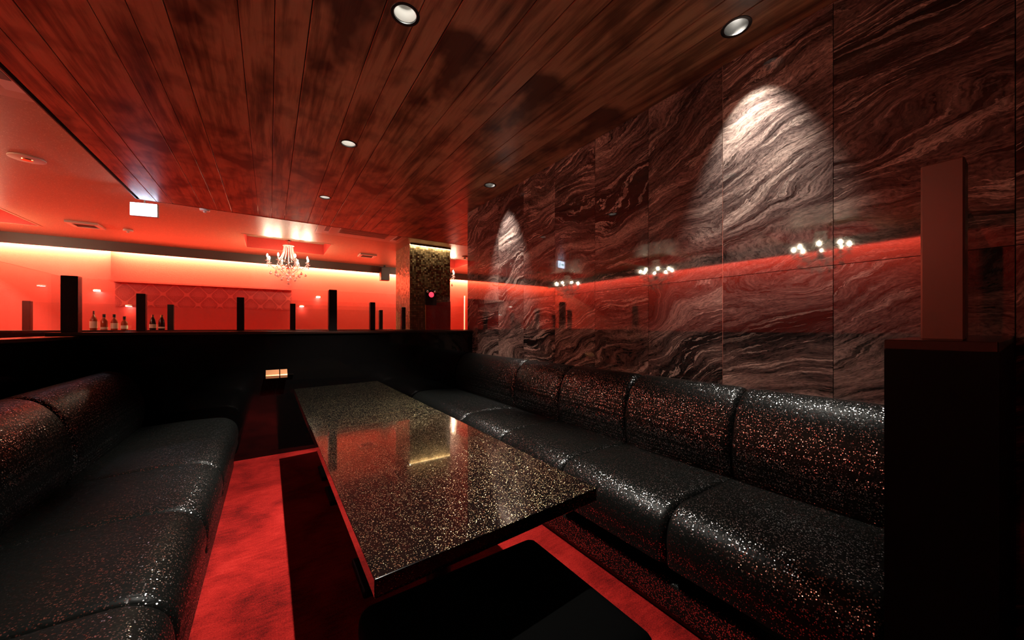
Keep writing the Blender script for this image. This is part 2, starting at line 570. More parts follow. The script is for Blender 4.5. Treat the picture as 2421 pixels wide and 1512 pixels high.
# marble wall: backing, slabs and joints
wr = struct(MB().box(X_WALL + 0.012, X_WALL + 0.16, Y0, Y_WALL_END, 0, Z_WOOD).build('wall_right', M_JOINT),
            'polished dark brown marble wall of tall slabs with swirling veins')
Z_SEAM = 1.391
seams = [0.9410 + 0.4516 * n for n in range(-10, 7)]
seams = [s for s in seams if s > Y0] + [Y_WALL_END]
seams = [Y0] + seams
for i in range(len(seams) - 1):
    a, b = seams[i] + 0.0012, seams[i + 1] - 0.0012
    if b - a < 0.05:
        continue
    for z0, z1 in ((0.0, Z_SEAM - 0.0012), (Z_SEAM + 0.0012, Z_WOOD - 0.002)):
        o = MB().box(X_WALL, X_WALL + 0.014, a, b, z0, z1).build('marble_slab', M_MARBLE, wr)
MB().box(X_WALL + 0.0005, X_WALL + 0.0125, 0.9410 - 0.0012, 0.9410 + 0.0012, 0.0, Z_WOOD - 0.002).build('metal_joint', M_STEEL, wr)

# outer ceiling with coffers
COFFERS = [(0.30, 8.25), (-3.70, 2.05), (-3.70, 5.15), (-3.70, 8.25), (3.465, 8.25)]
CW, CD, CH = 0.68, 0.61, 0.22
XW0, YW1 = -1.2, 5.5            # wood ceiling edge lines
WOOD_X1 = 3.6
xs = sorted({X0, XW0, X_WALL + 0.15, WOOD_X1, X1} | {c[0] - CW for c in COFFERS} | {c[0] + CW for c in COFFERS})
ys = sorted({Y0, YW1, Y_WALL_END, Y1} | {c[1] - CD for c in COFFERS} | {c[1] + CD for c in COFFERS})
mb = MB()
for xa, xb in zip(xs, xs[1:]):
    for ya, yb in zip(ys, ys[1:]):
        cx, cy = (xa + xb) / 2, (ya + yb) / 2
        if any(abs(cx - c[0]) < CW and abs(cy - c[1]) < CD for c in COFFERS):
            continue
        mb.quad((xa, ya, Z_CEIL), (xb, ya, Z_CEIL), (xb, yb, Z_CEIL), (xa, yb, Z_CEIL))
bmesh.ops.remove_doubles(mb.bm, verts=mb.bm.verts, dist=0.0005)
ce = struct(mb.build('ceiling', M_CEIL), 'beige glittery papered ceiling with recessed coffers')
for c in COFFERS:
    mb = MB()
    x0, x1, y0, y1, z0, z1 = c[0] - CW, c[0] + CW, c[1] - CD, c[1] + CD, Z_CEIL, Z_CEIL + CH
    mb.quad((x0, y0, z1), (x1, y0, z1), (x1, y1, z1), (x0, y1, z1))
    mb.build('coffer_panel', M_CEIL, ce)
    mb = MB()
    for p, q in (((x0, y0), (x1, y0)), ((x1, y0), (x1, y1)), ((x1, y1), (x0, y1)), ((x0, y1), (x0, y0))):
        mb.quad((*p, z0), (*q, z0), (*q, z1), (*p, z1))
    mb.build('coffer_side', M_RED, ce)
    mb = MB()
    t = 0.03
    for bx in ((x0 - t, x1 + t, y0 - t, y0), (x0 - t, x1 + t, y1, y1 + t), (x0 - t, x0, y0, y1), (x1, x1 + t, y0, y1)):
        mb.box(*bx, z0 - 0.004, z0)
    mb.build('coffer_moulding', M_CEIL, ce)

# dropped wooden ceiling
cw_ = struct(MB().box(XW0 + 0.005, X_WALL + 0.15, Y0, YW1 - 0.005, Z_WOOD + 0.13, Z_WOOD + 0.15)
             .box(X_WALL + 0.15, WOOD_X1, Y_WALL_END, YW1 - 0.005, Z_WOOD + 0.13, Z_WOOD + 0.15)
             .build('ceiling_wood', M_DARK), 'dropped ceiling of dark reddish brown stained wood planks')
DOWN = [(0.50, 1.585, False), (0.495, 2.945, False), (0.49, 4.305, False),
        (1.795, 0.785, True), (1.79, 3.02, True)]
planks = []
base = 0.151 - 0.5305 * 3
edges = []
k = 0
while True:
    s = base + 0.5305 * k
    if s > WOOD_X1:
        break
    for w0, w1 in ((0.0, 0.263), (0.263, 0.397), (0.397, 0.5305)):
        edges.append((s + w0, s + w1, k, w0))
    k += 1
G = 0.0016
Z_PL = Z_WOOD + 0.014
mesh_cache = {}
cut_jobs = []
for a, b, kk, w0 in edges:
    ea, eb = a + G * (1.6 if w0 == 0 else 1.0), b - G
    if ea < XW0:
        ea = XW0 + 0.004
    if eb - ea < 0.03 or ea > WOOD_X1:
        continue
    lim = Y0 if ea < X_WALL + 0.1 else Y_WALL_END
    if ea < X_WALL < eb:
        pass
    yb = YW1 - 0.004
    key = (round(eb - ea, 4), round(w0, 3), lim)
    hit = [d for d in DOWN if ea - 0.07 < d[0] < eb + 0.07]
    if key in mesh_cache and not hit:
        me = mesh_cache[key]
        o = bpy.data.objects.new('plank', me); COL.objects.link(o); o.parent = cw_
    else:
        mbp = MB().box(w0, w0 + eb - ea, lim, yb, Z_WOOD, Z_PL, 0.0022, 1)
        o = mbp.build('plank', M_WOOD, cw_)
        if not hit:
            mesh_cache[key] = o.data
    o.location = (ea - w0, 0.0, 0.0)
    if hit:
        cut_jobs.append((o, hit))
# round holes for the downlights
R_HOLE = 0.051
mbc = MB()
for d in DOWN:
    mbc.lathe([(0, -0.1), (R_HOLE, -0.1), (R_HOLE, 0.1), (0, 0.1)], 40, (d[0], d[1], Z_WOOD))
cut = mbc.build('cutter', M_WOOD)
bpy.context.view_layer.update()
for o, hit in cut_jobs:
    md = o.modifiers.new('hole', 'BOOLEAN'); md.object = cut; md.operation = 'DIFFERENCE'; md.solver = 'EXACT'
bpy.context.view_layer.update()
dg = bpy.context.evaluated_depsgraph_get()
for o, hit in cut_jobs:
    me = bpy.data.meshes.new_from_object(o.evaluated_get(dg)); me.name = 'plank'
    o.modifiers.clear(); o.data = me
    if len(me.materials) == 0:
        me.materials.append(M_WOOD)
bpy.data.objects.remove(cut)
# edge boards of the dropped ceiling
MB().box(XW0 - 0.006, XW0 + 0.002, Y0, YW1, Z_WOOD - 0.001, Z_WOOD + 0.06).build('edge_board', M_VALANCE, cw_)
MB().box(XW0, WOOD_X1, YW1 - 0.002, YW1 + 0.006, Z_WOOD - 0.001, Z_WOOD + 0.06).build('edge_board', M_VALANCE, cw_)
# light strip lying on top of the wood edge, washing the outer ceiling
area('cove_strip', (XW0 + 0.05, 1.0, Z_WOOD + 0.155), (0, PI, 0), 0.05, 8.8, POWER_COVE_WOOD * 8.8, WARM, cw_)

# valance on the back wall and the light behind it
tv = struct(MB().box(X0, X1, 9.69, 9.71, Z_CEIL - 0.185, Z_CEIL).build('trim_1', M_VALANCE), 'brown valance board hiding the light strip along the red wall')
MB().box(X0, X1, 9.71, 9.73, Z_CEIL - 0.03, Z_CEIL - 0.001).build('batten', M_VALANCE, tv)
COVE_COL = (1.0, 0.80, 0.42)
CSX0, CSX1 = x_at(262, 9.85), x_at(690, 9.85)
for a_, b_, y_ in ((X0 + 0.05, CSX0 - 0.01, 9.955), (CSX0, CSX1, 9.81), (CSX1 + 0.01, X1 - 0.05, 9.955)):
    area('cove_strip', ((a_ + b_) / 2, y_, Z_CEIL - 0.06), (0.12, 0, 0), b_ - a_, 0.03, POWER_COVE_BACK * (b_ - a_), COVE_COL, tv)
tl = struct(MB().box(X0 + 0.29, X0 + 0.31, Y0, Y1, Z_CEIL - 0.185, Z_CEIL).build('trim_2', M_VALANCE), 'brown valance board along the red side wall')
area('cove_strip', (X0 + 0.15, 5.2, Z_CEIL - 0.03), (0, 0, PI / 2), 9.0, 0.04, POWER_COVE_LEFT * 9.0, (1.0, 0.62, 0.40), tl)
# soffit box over the alcove and the damask band below it
SX0, SX1 = x_at(262, 9.85), x_at(690, 9.85)
so = struct(MB().box(SX0, SX1, 9.85, Y1, 2.0, Z_CEIL).build('trim_3', M_RED), 'boxed red soffit above the patterned alcove')
MB().box(SX0, SX1, 9.835, 9.85, 1.988, 2.012).build('bottom_lip', M_RED, so)
struct(MB().box(SX0 + 0.02, SX1, 9.985, Y1, 1.53, 1.995).build('trim_4', M_DAMASK), 'band of red damask wallpaper with ogee pattern')
struct(MB().box(x_at(1098, 9.98), x_at(1098, 9.98) + 0.03, 9.97, Y1, 0, 2.1).build('trim_5', M_LABEL), 'thin pale upright strip on the red wall')


# ------------------------------------------------------------------ downlights
def downlight(x, y, tilted, label, group):
    t = thing('recessed_downlight', label, 'downlight', (x, y, Z_WOOD), 0, group)
    MB().lathe([(0.0485, 0.012), (0.0485, -0.001), (0.052, -0.003), (0.062, -0.002), (0.063, 0.0), (0.063, -0.0001)], 40).build('trim_ring', M_BLACK, t, True)
    rf = MB().lathe([(0.0480, 0.006), (0.044, 0.03), (0.037, 0.060), (0.030, 0.082)], 40).build('reflector', M_REFL_DARK if tilted else M_REFL, t, True)
    hs = MB().lathe([(0.049, 0.010), (0.052, 0.03), (0.052, 0.110), (0.0, 0.110)], 24).build('housing', M_BLACK, t, True)
    if tilted:
        tilt = math.radians(13)
        lp = MB().lathe([(0.0, 0.006), (0.026, 0.006), (0.029, 0.0)], 24).build('lens', M_LAMP, t, True)
        lp.location = (0, 0, 0.076); lp.rotation_euler = (0, -tilt, 0)
        spot('lamp', (0.004, 0, 0.060), (math.tan(tilt), 0, -1), POWER_WALL, NEUTRAL, math.radians(52), 0.85, 0.012, t)
    else:
        MB().lathe([(0.030, 0.084), (0.026, 0.066), (0.016, 0.064), (0.013, 0.072)], 24).build('lamp_cup', M_BLACK, t, True)
        MB().lathe([(0.0, 0.0735), (0.0135, 0.0725)], 24).build('lens', M_LAMP, t, True)
        spot('lamp', (0, 0, 0.058), (0, 0, -1), POWER_CENTRE, NEUTRAL, math.radians(38 if y > Y_P1 else 68), 0.5, 0.012, t)
    return t


gl_c, gl_w = 'recessed downlights in a row above the tables', 'recessed downlights along the marble wall'
downlight(*DOWN[0], 'black rimmed recessed downlight in wood ceiling above the near half of the tables', gl_c)
downlight(*DOWN[1], 'black rimmed recessed downlight in wood ceiling above the far half of the tables', gl_c)
downlight(*DOWN[2], 'recessed downlight in wood ceiling beyond the black partition', gl_c)
downlight(*DOWN[3], 'tilted black downlight beside the marble, above the sofa end with the pillar', gl_w)
downlight(*DOWN[4], 'tilted black downlight beside the marble, near the partition end of the sofa', gl_w)


# ------------------------------------------------------------------ sofas
def sweep_cushion(prof, y0, y1, puff=0.035, closed=True, nseg=3):
    """a cushion: cross-section prof (x, z) swept along y, rounded in towards both end seams"""
    mb = MB()
    cx = sum(p[0] for p in prof) / len(prof); cz = sum(p[1] for p in prof) / len(prof)
    stations = []
    for i in range(nseg + 1):
        t = i / nseg
        stations.append((y0 + puff * (1 - math.cos(t * PI / 2)) * 0.9, 1 - math.sin(t * PI / 2)))
    stations = stations + [(y1 - (s[0] - y0), s[1]) for s in reversed(stations)]
    rings = []
    for y, ins in stations:
        ring = []
        for x, z in prof:
            d = Vector((cx - x, cz - z)); ln = d.length
            k = min(puff * ins * 0.8, ln * 0.6)
            d = d / ln * k if ln > 1e-6 else d
            ring.append(mb.bm.verts.new((x + d.x, y, z + d.y)))
        rings.append(ring)
    n = len(prof)
    for a, b in zip(rings, rings[1:]):
        for k in range(n):
            mb.bm.faces.new((a[k], a[(k + 1) % n], b[(k + 1) % n], b[k]))
    mb.bm.faces.new(rings[0]); mb.bm.faces.new(list(reversed(rings[-1])))
    return mb


def smooth_prof(pts, n=3):
    """Catmull-Rom through a closed outline"""
    out = []
    m = len(pts)
    for i in range(m):
        p0, p1, p2, p3 = (Vector(pts[(i + j) % m]) for j in (-1, 0, 1, 2))
        for j in range(n):
            t = j / n
            v = 0.5 * ((2 * p1) + (p2 - p0) * t + (2 * p0 - 5 * p1 + 4 * p2 - p3) * t * t + (3 * p1 - p0 - 3 * p2 + p3) * t ** 3)
            out.append((v.x, v.y))
    return out


SEAT = smooth_prof([(0.030, 0.205), (0.004, 0.255), (0.0, 0.32), (0.018, 0.38), (0.065, 0.42), (0.13, 0.435),
                    (0.30, 0.437), (0.50, 0.425), (0.60, 0.418), (0.61, 0.30), (0.60, 0.205), (0.30, 0.20)])
BACK = smooth_prof([(0.565, 0.385), (0.530, 0.47), (0.520, 0.56), (0.535, 0.66), (0.570, 0.745), (0.625, 0.805),
                    (0.69, 0.828), (0.74, 0.815), (0.757, 0.76), (0.757, 0.55), (0.757, 0.385), (0.66, 0.375)])


def sofa(name, label, origin_x, flip, ya, yb, seams_, ledge=0.0):
    s = -1 if flip else 1
    t = thing(name, label, 'sofa', (origin_x, 0, 0))
    def pr(p):
        return [(s * x, z) for x, z in p]
    def bx(mb, x0, x1, y0, y1, z0, z1, bev=0.0):
        a, b = sorted((s * x0, s * x1))
        return mb.box(a, b, y0, y1, z0, z1, bev)
    bx(MB(), 0.045, 0.74, ya, yb, 0.0, 0.024).build('toe_kick', M_BLACK, t)
    bx(MB(), 0.030, 0.755, ya, yb, 0.024, 0.142, 0.012).build('plinth', M_VINYL, t)
    bx(MB(), 0.085, 0.74, ya + 0.01, yb - 0.01, 0.142, 0.210).build('frame', M_BLACK, t)
    bx(MB(), 0.60, 0.757, ya + 0.01, yb - 0.01, 0.21, 0.70).build('back_board', M_BLACK, t)
    if ledge:
        bx(MB(), 0.757, 0.757 + ledge, ya, yb, 0.0, 0.60).build('rear_ledge', M_BLACK, t)
    for i in range(len(seams_) - 1):
        sweep_cushion(pr(SEAT), seams_[i] + 0.001, seams_[i + 1] - 0.001).build('seat_cushion', M_VINYL, t, True)
        sweep_cushion(pr(BACK), seams_[i] + 0.001, seams_[i + 1] - 0.001).build('back_cushion', M_VINYL, t, True)
    return t


sofa('sofa', 'long black glitter vinyl sofa built along the marble wall', 1.242, False, 0.205, 3.765,
     [0.205, 0.80, 1.40, 2.00, 2.58, 3.765])
sofa('sofa', 'long black glitter vinyl sofa facing the marble wall, mostly in shadow', -0.205, True, 0.2, 3.54,
     [0.2, 0.74, 1.295, 1.85, 2.43, 3.54], ledge=0.14)


# ------------------------------------------------------------------ tables
def table(label, nl, nr, fl, fr, nrm):
    """corners (x, y): near-left, near-right, far-left, far-right"""
    cx = (nl[0] + nr[0] + fl[0] + fr[0]) / 4; cy = (nl[1] + nr[1] + fl[1] + fr[1]) / 4
    t = thing('low_table', label, 'table', (cx, cy, 0))
    loc = lambda p: (p[0] - cx, p[1] - cy)
    MB().prism([loc(nl), loc(nr), loc(fr), loc(fl)], 0.571, 0.611, 0.0022).build('table_top', M_TABLE, t)
    MB().box(-0.22, 0.22, -0.30, 0.30, 0.545, 0.571).build('apron', M_BLACK, t)
    for sy in (-1, 1):
        MB().lathe([(0.0, 0.03), (0.045, 0.03), (0.045, 0.545), (0.0, 0.545)], 20, (0, sy * 0.22, 0)).build('pedestal', M_BLACK, t, True)
        MB().box(-0.20, 0.20, sy * 0.22 - 0.13, sy * 0.22 + 0.13, 0.0, 0.03, 0.008).build('foot_plate', M_BLACK, t)
    return t


table('black gold-flecked stone topped table beside the black stool', (0.176, 0.757), (0.866, 0.790), (0.172, 2.140), (0.862, 2.192), 1)
table('black gold-flecked stone topped table next to the black partition', (0.170, 2.144), (0.860, 2.196), (0.166, 3.475), (0.852, 3.545), 1)

# ------------------------------------------------------------------ stool
st = thing('stool', 'low black upholstered stool with rounded corners pushed under the table', 'stool', (0.475, 0.750, 0))
MB().box(-0.29, 0.29, -0.25, 0.25, 0.30, 0.40, 0.045, 5).build('seat', M_MATTE, st, True)
MB().box(-0.26, 0.26, -0.22, 0.22, 0.27, 0.302).build('seat_frame', M_BLACK, st)
for sx in (-1, 1):
    for sy in (-1, 1):
        MB().box(sx * 0.235 - 0.018, sx * 0.235 + 0.018, sy * 0.195 - 0.018, sy * 0.195 + 0.018, 0, 0.275, 0.003).build('leg', M_BLACK, st)


# ------------------------------------------------------------------ partitions with posts and glass
def partition(label, x0, x1, y0, y1, zc, posts, panes, axis='x', cap_over=0.012, group=None, pmat=None, panel_mat=None):
    t = thing('partition', label, 'partition', ((x0 + x1) / 2, (y0 + y1) / 2, 0), 0, group)
    ox, oy = t.location.x, t.location.y
    MB().box(x0 - ox, x1 - ox, y0 - oy, y1 - oy, 0, zc - 0.022).build('panel', panel_mat or M_LACQ, t)
    ex = 0.0 if axis == 'x' else cap_over
    MB().box(x0 - ox - cap_over * (axis == 'y'), x1 - ox + cap_over * (axis == 'y'), y0 - oy - cap_over * (axis == 'x'), y1 - oy + cap_over * (axis == 'x'),
             zc - 0.022, zc, 0.002, 1).build('cap', M_CAP, t)
    for (px, py, w, d) in posts:
        MB().box(px - w / 2 - ox, px + w / 2 - ox, py - d / 2 - oy, py + d / 2 - oy, zc, Z_POST, 0.003, 1).build('post', pmat or M_POST_SHADED, t)
    for (ax, ay, bx_, by) in panes:
        if axis == 'x':
            MB().box(ax - ox, bx_ - ox, ay - 0.004 - oy, ay + 0.004 - oy, zc, Z_POST - 0.012).build('glass_pane', M_GLASS, t)
        else:
            MB().box(ax - 0.004 - ox, ax + 0.004 - ox, ay - oy, by - oy, zc, Z_POST - 0.012).build('glass_pane', M_GLASS, t)
    return t


W = 0.072
yc = Y_P1 + 0.07
xa, xb = x_at(169, yc), x_at(786, yc)
partition('glossy black partition topped with posts and glass, joining the marble wall at the table end',
          -1.262, X_WALL - 0.004, Y_P1, Y_P1 + 0.125, Z_CAP,
          [(xa, yc, W + 0.01, W), (xb, yc, W, W)],
          [(xa + W / 2 + 0.005, yc, xb - W / 2, yc), (xb + W / 2, yc, X_WALL - 0.006, yc)])
# side partition behind the left sofa
partition('black partition with a glass screen behind the shadowed sofa', -1.262, -1.118, -0.6, Y_P1 - 0.004, 1.063,
          [(-1.19, -0.5, W, W)], [(-1.19, -0.46, -1.19, Y_P1 - 0.01)], axis='y')
# the partition end beside the right sofa
partition('tall black partition end with a square post coloured brown as if lit at the near end of the marble sofa', 1.16, X_WALL - 0.004, 0.040, 0.195, 1.097,
          [(1.245, 0.1155, 0.066, 0.062)], [(1.282, 0.1155, X_WALL - 0.006, 0.1155)], cap_over=0.0, pmat=M_POST_LIT, panel_mat=M_LACQ_DULL)
# booths further back
Y2, Y3, Y4 = 5.45, 6.45, 7.80
p2 = [x_at(335, Y2), x_at(569, Y2), x_at(880, Y2)]
partition('dark partition with three posts under the far edge of the wood ceiling', -1.35, 2.9, Y2 - 0.06, Y2 + 0.06, Z_CAP - 0.004,
          [(x, Y2, W, W) for x in p2], [(p2[0] + W / 2, Y2, p2[1] - W / 2, Y2), (p2[1] + W / 2, Y2, p2[2] - W / 2, Y2), (p2[2] + W / 2, Y2, 2.9, Y2)])
p3 = [x_at(692, Y3), x_at(953, Y3)]
partition('dark partition with two posts in front of the mosaic pillar', -0.3, 2.16, Y3 - 0.06, Y3 + 0.06, Z_CAP - 0.004,
          [(x, Y3, W, W) for x in p3], [(p3[0] + W / 2, Y3, p3[1] - W / 2, Y3)])
p4 = [x_at(65, Y4), x_at(404, Y4), x_at(900, Y4)]
partition('dark partition with bottles standing on its cap beneath the chandelier', -4.2, 2.16, Y4 - 0.12, Y4 + 0.12, Z_CAP - 0.006,
          [(x, Y4, W, W) for x in p4], [(p4[0] + W / 2, Y4 + 0.06, p4[1] - W / 2, Y4 + 0.06), (p4[1] + W / 2, Y4, p4[2] - W / 2, Y4)])

# orange reflection in the black partition, built as solid plates
cp = thing('orange_reflection', 'orange reflection in the glossy black partition by the table, built as two solid plates', 'bracket', (0.045, Y_P1, 0.70))
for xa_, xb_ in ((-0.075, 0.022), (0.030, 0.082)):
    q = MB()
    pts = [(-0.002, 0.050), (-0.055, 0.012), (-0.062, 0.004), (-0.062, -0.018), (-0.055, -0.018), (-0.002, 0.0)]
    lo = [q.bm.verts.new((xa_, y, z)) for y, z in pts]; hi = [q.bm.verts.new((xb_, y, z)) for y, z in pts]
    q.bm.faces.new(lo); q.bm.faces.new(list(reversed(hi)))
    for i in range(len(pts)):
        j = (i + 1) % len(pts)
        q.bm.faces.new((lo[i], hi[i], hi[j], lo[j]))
    q.build('reflection_plate', M_COPPER, cp)
MB().box(0.086, 0.13, -0.02, -0.001, 0.0, 0.008).build('reflection_clip', M_CHROME, cp)

# ------------------------------------------------------------------ mosaic pillar with its fittings
PX0, PX1, PY0, PY1 = 2.20, 3.03, 6.70, 7.60
pl = thing('pillar', 'square pillar clad in small gold brown mosaic tiles', 'pillar', ((PX0 + PX1) / 2, (PY0 + PY1) / 2, 0))
w, d = (PX1 - PX0) / 2, (PY1 - PY0) / 2
MB().box(-w, w, -d, d, 0, Z_CEIL - 0.002).build('shaft', M_MOSAIC, pl)
MB().box(-w, w, -d - 0.045, -d - 0.03, Z_CEIL - 0.03, Z_CEIL - 0.002).build('head_board', M_VALANCE, pl)
area('light_strip', (0, -d - 0.016, Z_CEIL - 0.015), (0, 0, 0), 2 * w, 0.02, 12.0, WARM, pl)
dv = thing('alarm_unit', 'black alarm unit with a glowing red lens and two white discs on the mosaic pillar', 'alarm unit',
           (x_at(1019, PY0 - 0.04), PY0 - 0.001, 1.66))
MB().box(-0.11, 0.11, -0.06, 0.0, -0.10, 0.19, 0.012).build('body', M_BLACK, dv)
q = MB().lathe([(0.0, 0.022), (0.03, 0.018), (0.052, 0.0)], 24).build('red_lens', M_REDLED, dv, True)
q.rotation_euler = (PI / 2, 0, 0); q.location = (0, -0.06, 0.10)
for sx in (-1, 1):
    q = MB().lathe([(0.0, 0.010), (0.020, 0.008), (0.024, 0.0)], 20).build('white_disc', M_WHITE, dv, True)
    q.rotation_euler = (PI / 2, 0, 0); q.location = (sx * 0.075, -0.06, 0.155)
rp = thing('red_reflection_panel', 'red reflection in glass on the lower front of the mosaic pillar, built as a panel', 'panel', (x_at(1036, PY0), PY0 - 0.001, 0.9))  # red reflection in glass, put in as a solid coloured panel
xl, xr = x_at(1007, PY0 - 0.02) - rp.location.x, PX1 - rp.location.x
q = MB()
pts = [(xl, -0.5), (xr, -0.5), (xr, 0.745), (xl, 0.685)]
lo = [q.bm.verts.new((x, 0.0, z)) for x, z in pts]; hi = [q.bm.verts.new((x, -0.02, z)) for x, z in pts]
q.bm.faces.new(lo); q.bm.faces.new(list(reversed(hi)))
for i in range(4):
    q.bm.faces.new((lo[i], hi[i], hi[(i + 1) % 4], lo[(i + 1) % 4]))
q.build('face', M_REDREFLECTION, rp)
MB().box(xl - 0.008, xl, -0.024, 0.0, -0.5, 0.685).build('edge_strip', M_COPPER, rp)


# ------------------------------------------------------------------ chandeliers
def make_chandelier():
    t = thing('chandelier', '', 'chandelier', (0, 0, 0))
    MB().lathe([(0.0, 0.0), (0.055, 0.0), (0.05, -0.02), (0.02, -0.035), (0.008, -0.045)], 20).build('canopy', M_CHROME, t, True)
    MB().tube([(0, 0, -0.04), (0, 0, -0.56)], 0.006).build('stem', M_CHROME, t, True)
    MB().lathe([(0.02, -0.10), (0.085, -0.09), (0.10, -0.105), (0.07, -0.12), (0.025, -0.135)], 20).build('crown', M_CRYSTAL, t, True)
    MB().lathe([(0.0, -0.46), (0.03, -0.47), (0.055, -0.50), (0.05, -0.54), (0.025, -0.56), (0.0, -0.57)], 20).build('hub', M_CHROME, t, True)
    ring = []
    for r_, z_ in ((0.165, -0.40), (0.20, -0.53)):
        MB().tube([(r_ * math.cos(a * PI / 12), r_ * math.sin(a * PI / 12), z_) for a in range(25)], 0.005, 6).build('ring', M_CHROME, t, True)
    for k in range(16):
        a = 2 * PI * k / 16
        c, s = math.cos(a), math.sin(a)
        pts = [(0.07 * c, 0.07 * s, -0.12), (0.085 * c, 0.085 * s, -0.22), (0.12 * c, 0.12 * s, -0.32), (0.165 * c, 0.165 * s, -0.40)]
        MB().tube(pts, 0.0085, 5).build('bead_strand', M_CRYSTAL, t)
        pts = [(0.165 * c, 0.165 * s, -0.40), (0.185 * c, 0.185 * s, -0.47), (0.15 * c, 0.15 * s, -0.60), (0.06 * c, 0.06 * s, -0.665)]
        if k % 2 == 0:
            MB().tube(pts, 0.006, 5).build('bead_strand', M_CRYSTAL, t)
    for k in range(8):
        a = 2 * PI * (k + 0.35) / 8
        c, s = math.cos(a), math.sin(a)
        arm = MB().tube([(0.04 * c, 0.04 * s, -0.52), (0.14 * c, 0.14 * s, -0.58), (0.25 * c, 0.25 * s, -0.56), (0.335 * c, 0.335 * s, -0.49), (0.355 * c, 0.355 * s, -0.45)], 0.008, 6).build('arm', M_CRYSTAL, t, True)
        MB().lathe([(0.0, -0.452), (0.035, -0.445), (0.04, -0.435), (0.012, -0.44)], 14, (0.355 * c, 0.355 * s, 0)).build('drip_pan', M_CRYSTAL, arm, True)
        MB().lathe([(0.011, -0.44), (0.011, -0.375), (0.0, -0.374)], 10, (0.355 * c, 0.355 * s, 0)).build('candle_tube', M_WHITE, arm, True)
        MB().lathe([(0.0, -0.374), (0.012, -0.362), (0.014, -0.345), (0.008, -0.322), (0.0, -0.308)], 10, (0.355 * c, 0.355 * s, 0)).build('bulb', M_BULB, arm, True)
    drops = [(0.36, 8, -0.50, 0.012, 0.35), (0.29, 8, -0.66, 0.019, 0.0), (0.19, 10, -0.70, 0.016, 0.2), (0.13, 6, -0.77, 0.016, 0.5), (0.05, 3, -0.74, 0.015, 0.1), (0.0, 1, -0.845, 0.017, 0)]
    for r_, n, z_, s_, ph in drops:
        s_ *= 1.35
        for k in range(n):
            a = 2 * PI * (k + ph) / n
            x, y = r_ * math.cos(a), r_ * math.sin(a)
            MB().lathe([(0.0, s_ * 3.4), (0.0015, s_ * 2.0), (s_ * 0.55, s_ * 0.55), (s_, -s_ * 0.25), (s_ * 0.6, -s_ * 0.85), (0.0, -s_ * 1.1)], 8, (x, y, z_)).build('crystal_drop', M_CRYSTAL, t)
    for c_ in t.children:
        c_.location.z = -(CH - 0.10)
    MB().tube([(0, 0, -0.002), (0, 0, -(CH - 0.10))], 0.005).build('rod', M_CHROME, t, True)
    MB().lathe([(0.0, 0.0), (0.05, 0.0), (0.045, -0.015), (0.0, -0.02)], 20).build('ceiling_rose', M_CHROME, t, True)
    return t


ch0 = make_chandelier()
labels = ['crystal chandelier with lit candle bulbs hanging clear of the pillar in a square coffer',
          'crystal chandelier reflected in the marble above the near sofa end',
          'crystal chandelier reflected in the marble at mid wall',
          'crystal chandelier reflected in the marble beside the exit sign reflection',
          'crystal chandelier half hidden behind the mosaic pillar']
for i, (c, lab) in enumerate(zip(COFFERS, labels)):
    o = ch0 if i == 0 else copy_tree(ch0)
    o.location = (c[0], c[1], Z_CEIL + CH); o.rotation_euler = (0, 0, 0.3 * i)
    tag(o, lab, 'chandelier', 'crystal chandeliers in coffers')


# ------------------------------------------------------------------ ceiling fittings
def cassette(label, x0, x1, y0, y1):
    cx, cy = (x0 + x1) / 2, (y0 + y1) / 2
    t = thing('air_conditioner', label, 'air conditioner', (cx, cy, Z_CEIL))
    hx, hy = (x1 - x0) / 2, (y1 - y0) / 2
    MB().box(-hx, hx, -hy, hy, -0.025, 0.0, 0.004).build('panel', M_BEIGE, t)
    MB().box(-hx * 0.55, hx * 0.55, -hy * 0.8, hy * 0.5, -0.034, -0.025).build('intake', M_GREY, t)
    for i in range(7):
        y = -hy * 0.7 + i * hy * 0.18
        MB().box(-hx * 0.53, hx * 0.53, y, y + 0.015, -0.040, -0.034).build('louvre', M_BEIGE, t)
    for sx in (-1, 1):
        MB().box(sx * hx * 0.80 - 0.05, sx * hx * 0.80 + 0.05, -hy * 0.75, hy * 0.75, -0.030, -0.025).build('outlet', M_WHITE, t)
        MB().box(sx * hx * 0.80 - 0.03, sx * hx * 0.80 + 0.03, -hy * 0.45, hy * 0.45, -0.033, -0.030).build('outlet_slot', M_GRILLE, t)
    return t


cassette('beige ceiling air conditioner beyond the wood ceiling, beside the pillar', 0.62, 2.0, 5.85, 6.75)
cassette('brownish ceiling air conditioner beside the long edge of the wood ceiling', -2.25, -1.30, 2.95, 3.95)


def vent(label, px, py):
    zc = F * (Z_CEIL - CAM_Z) / (773 - py); xc = (px - 1210.5) / F * zc
    x, y = C_ * xc + S_ * zc, -S_ * xc + C_ * zc
    t = thing('ceiling_vent', label, 'vent', (x, y, Z_CEIL))
    q = MB()
    for b_ in ((-0.17, 0.17, -0.17, -0.12), (-0.17, 0.17, 0.12, 0.17), (-0.17, -0.12, -0.12, 0.12), (0.12, 0.17, -0.12, 0.12)):
        q.box(*b_, -0.03, 0.0)
    q.build('frame', M_BEIGE, t)
    MB().box(-0.12, 0.12, -0.12, 0.12, -0.008, 0.0).build('backing', M_GRILLE, t)
    for i in range(5):
        MB().box(-0.12, 0.12, -0.10 + i * 0.045, -0.085 + i * 0.045, -0.022, -0.008).build('slat', M_GRILLE, t)


vent('square dark louvred vent in the red lit ceiling near the exit sign', 203, 530)
vent('square dark louvred vent in the ceiling near the hanging loudspeaker', 868, 603)


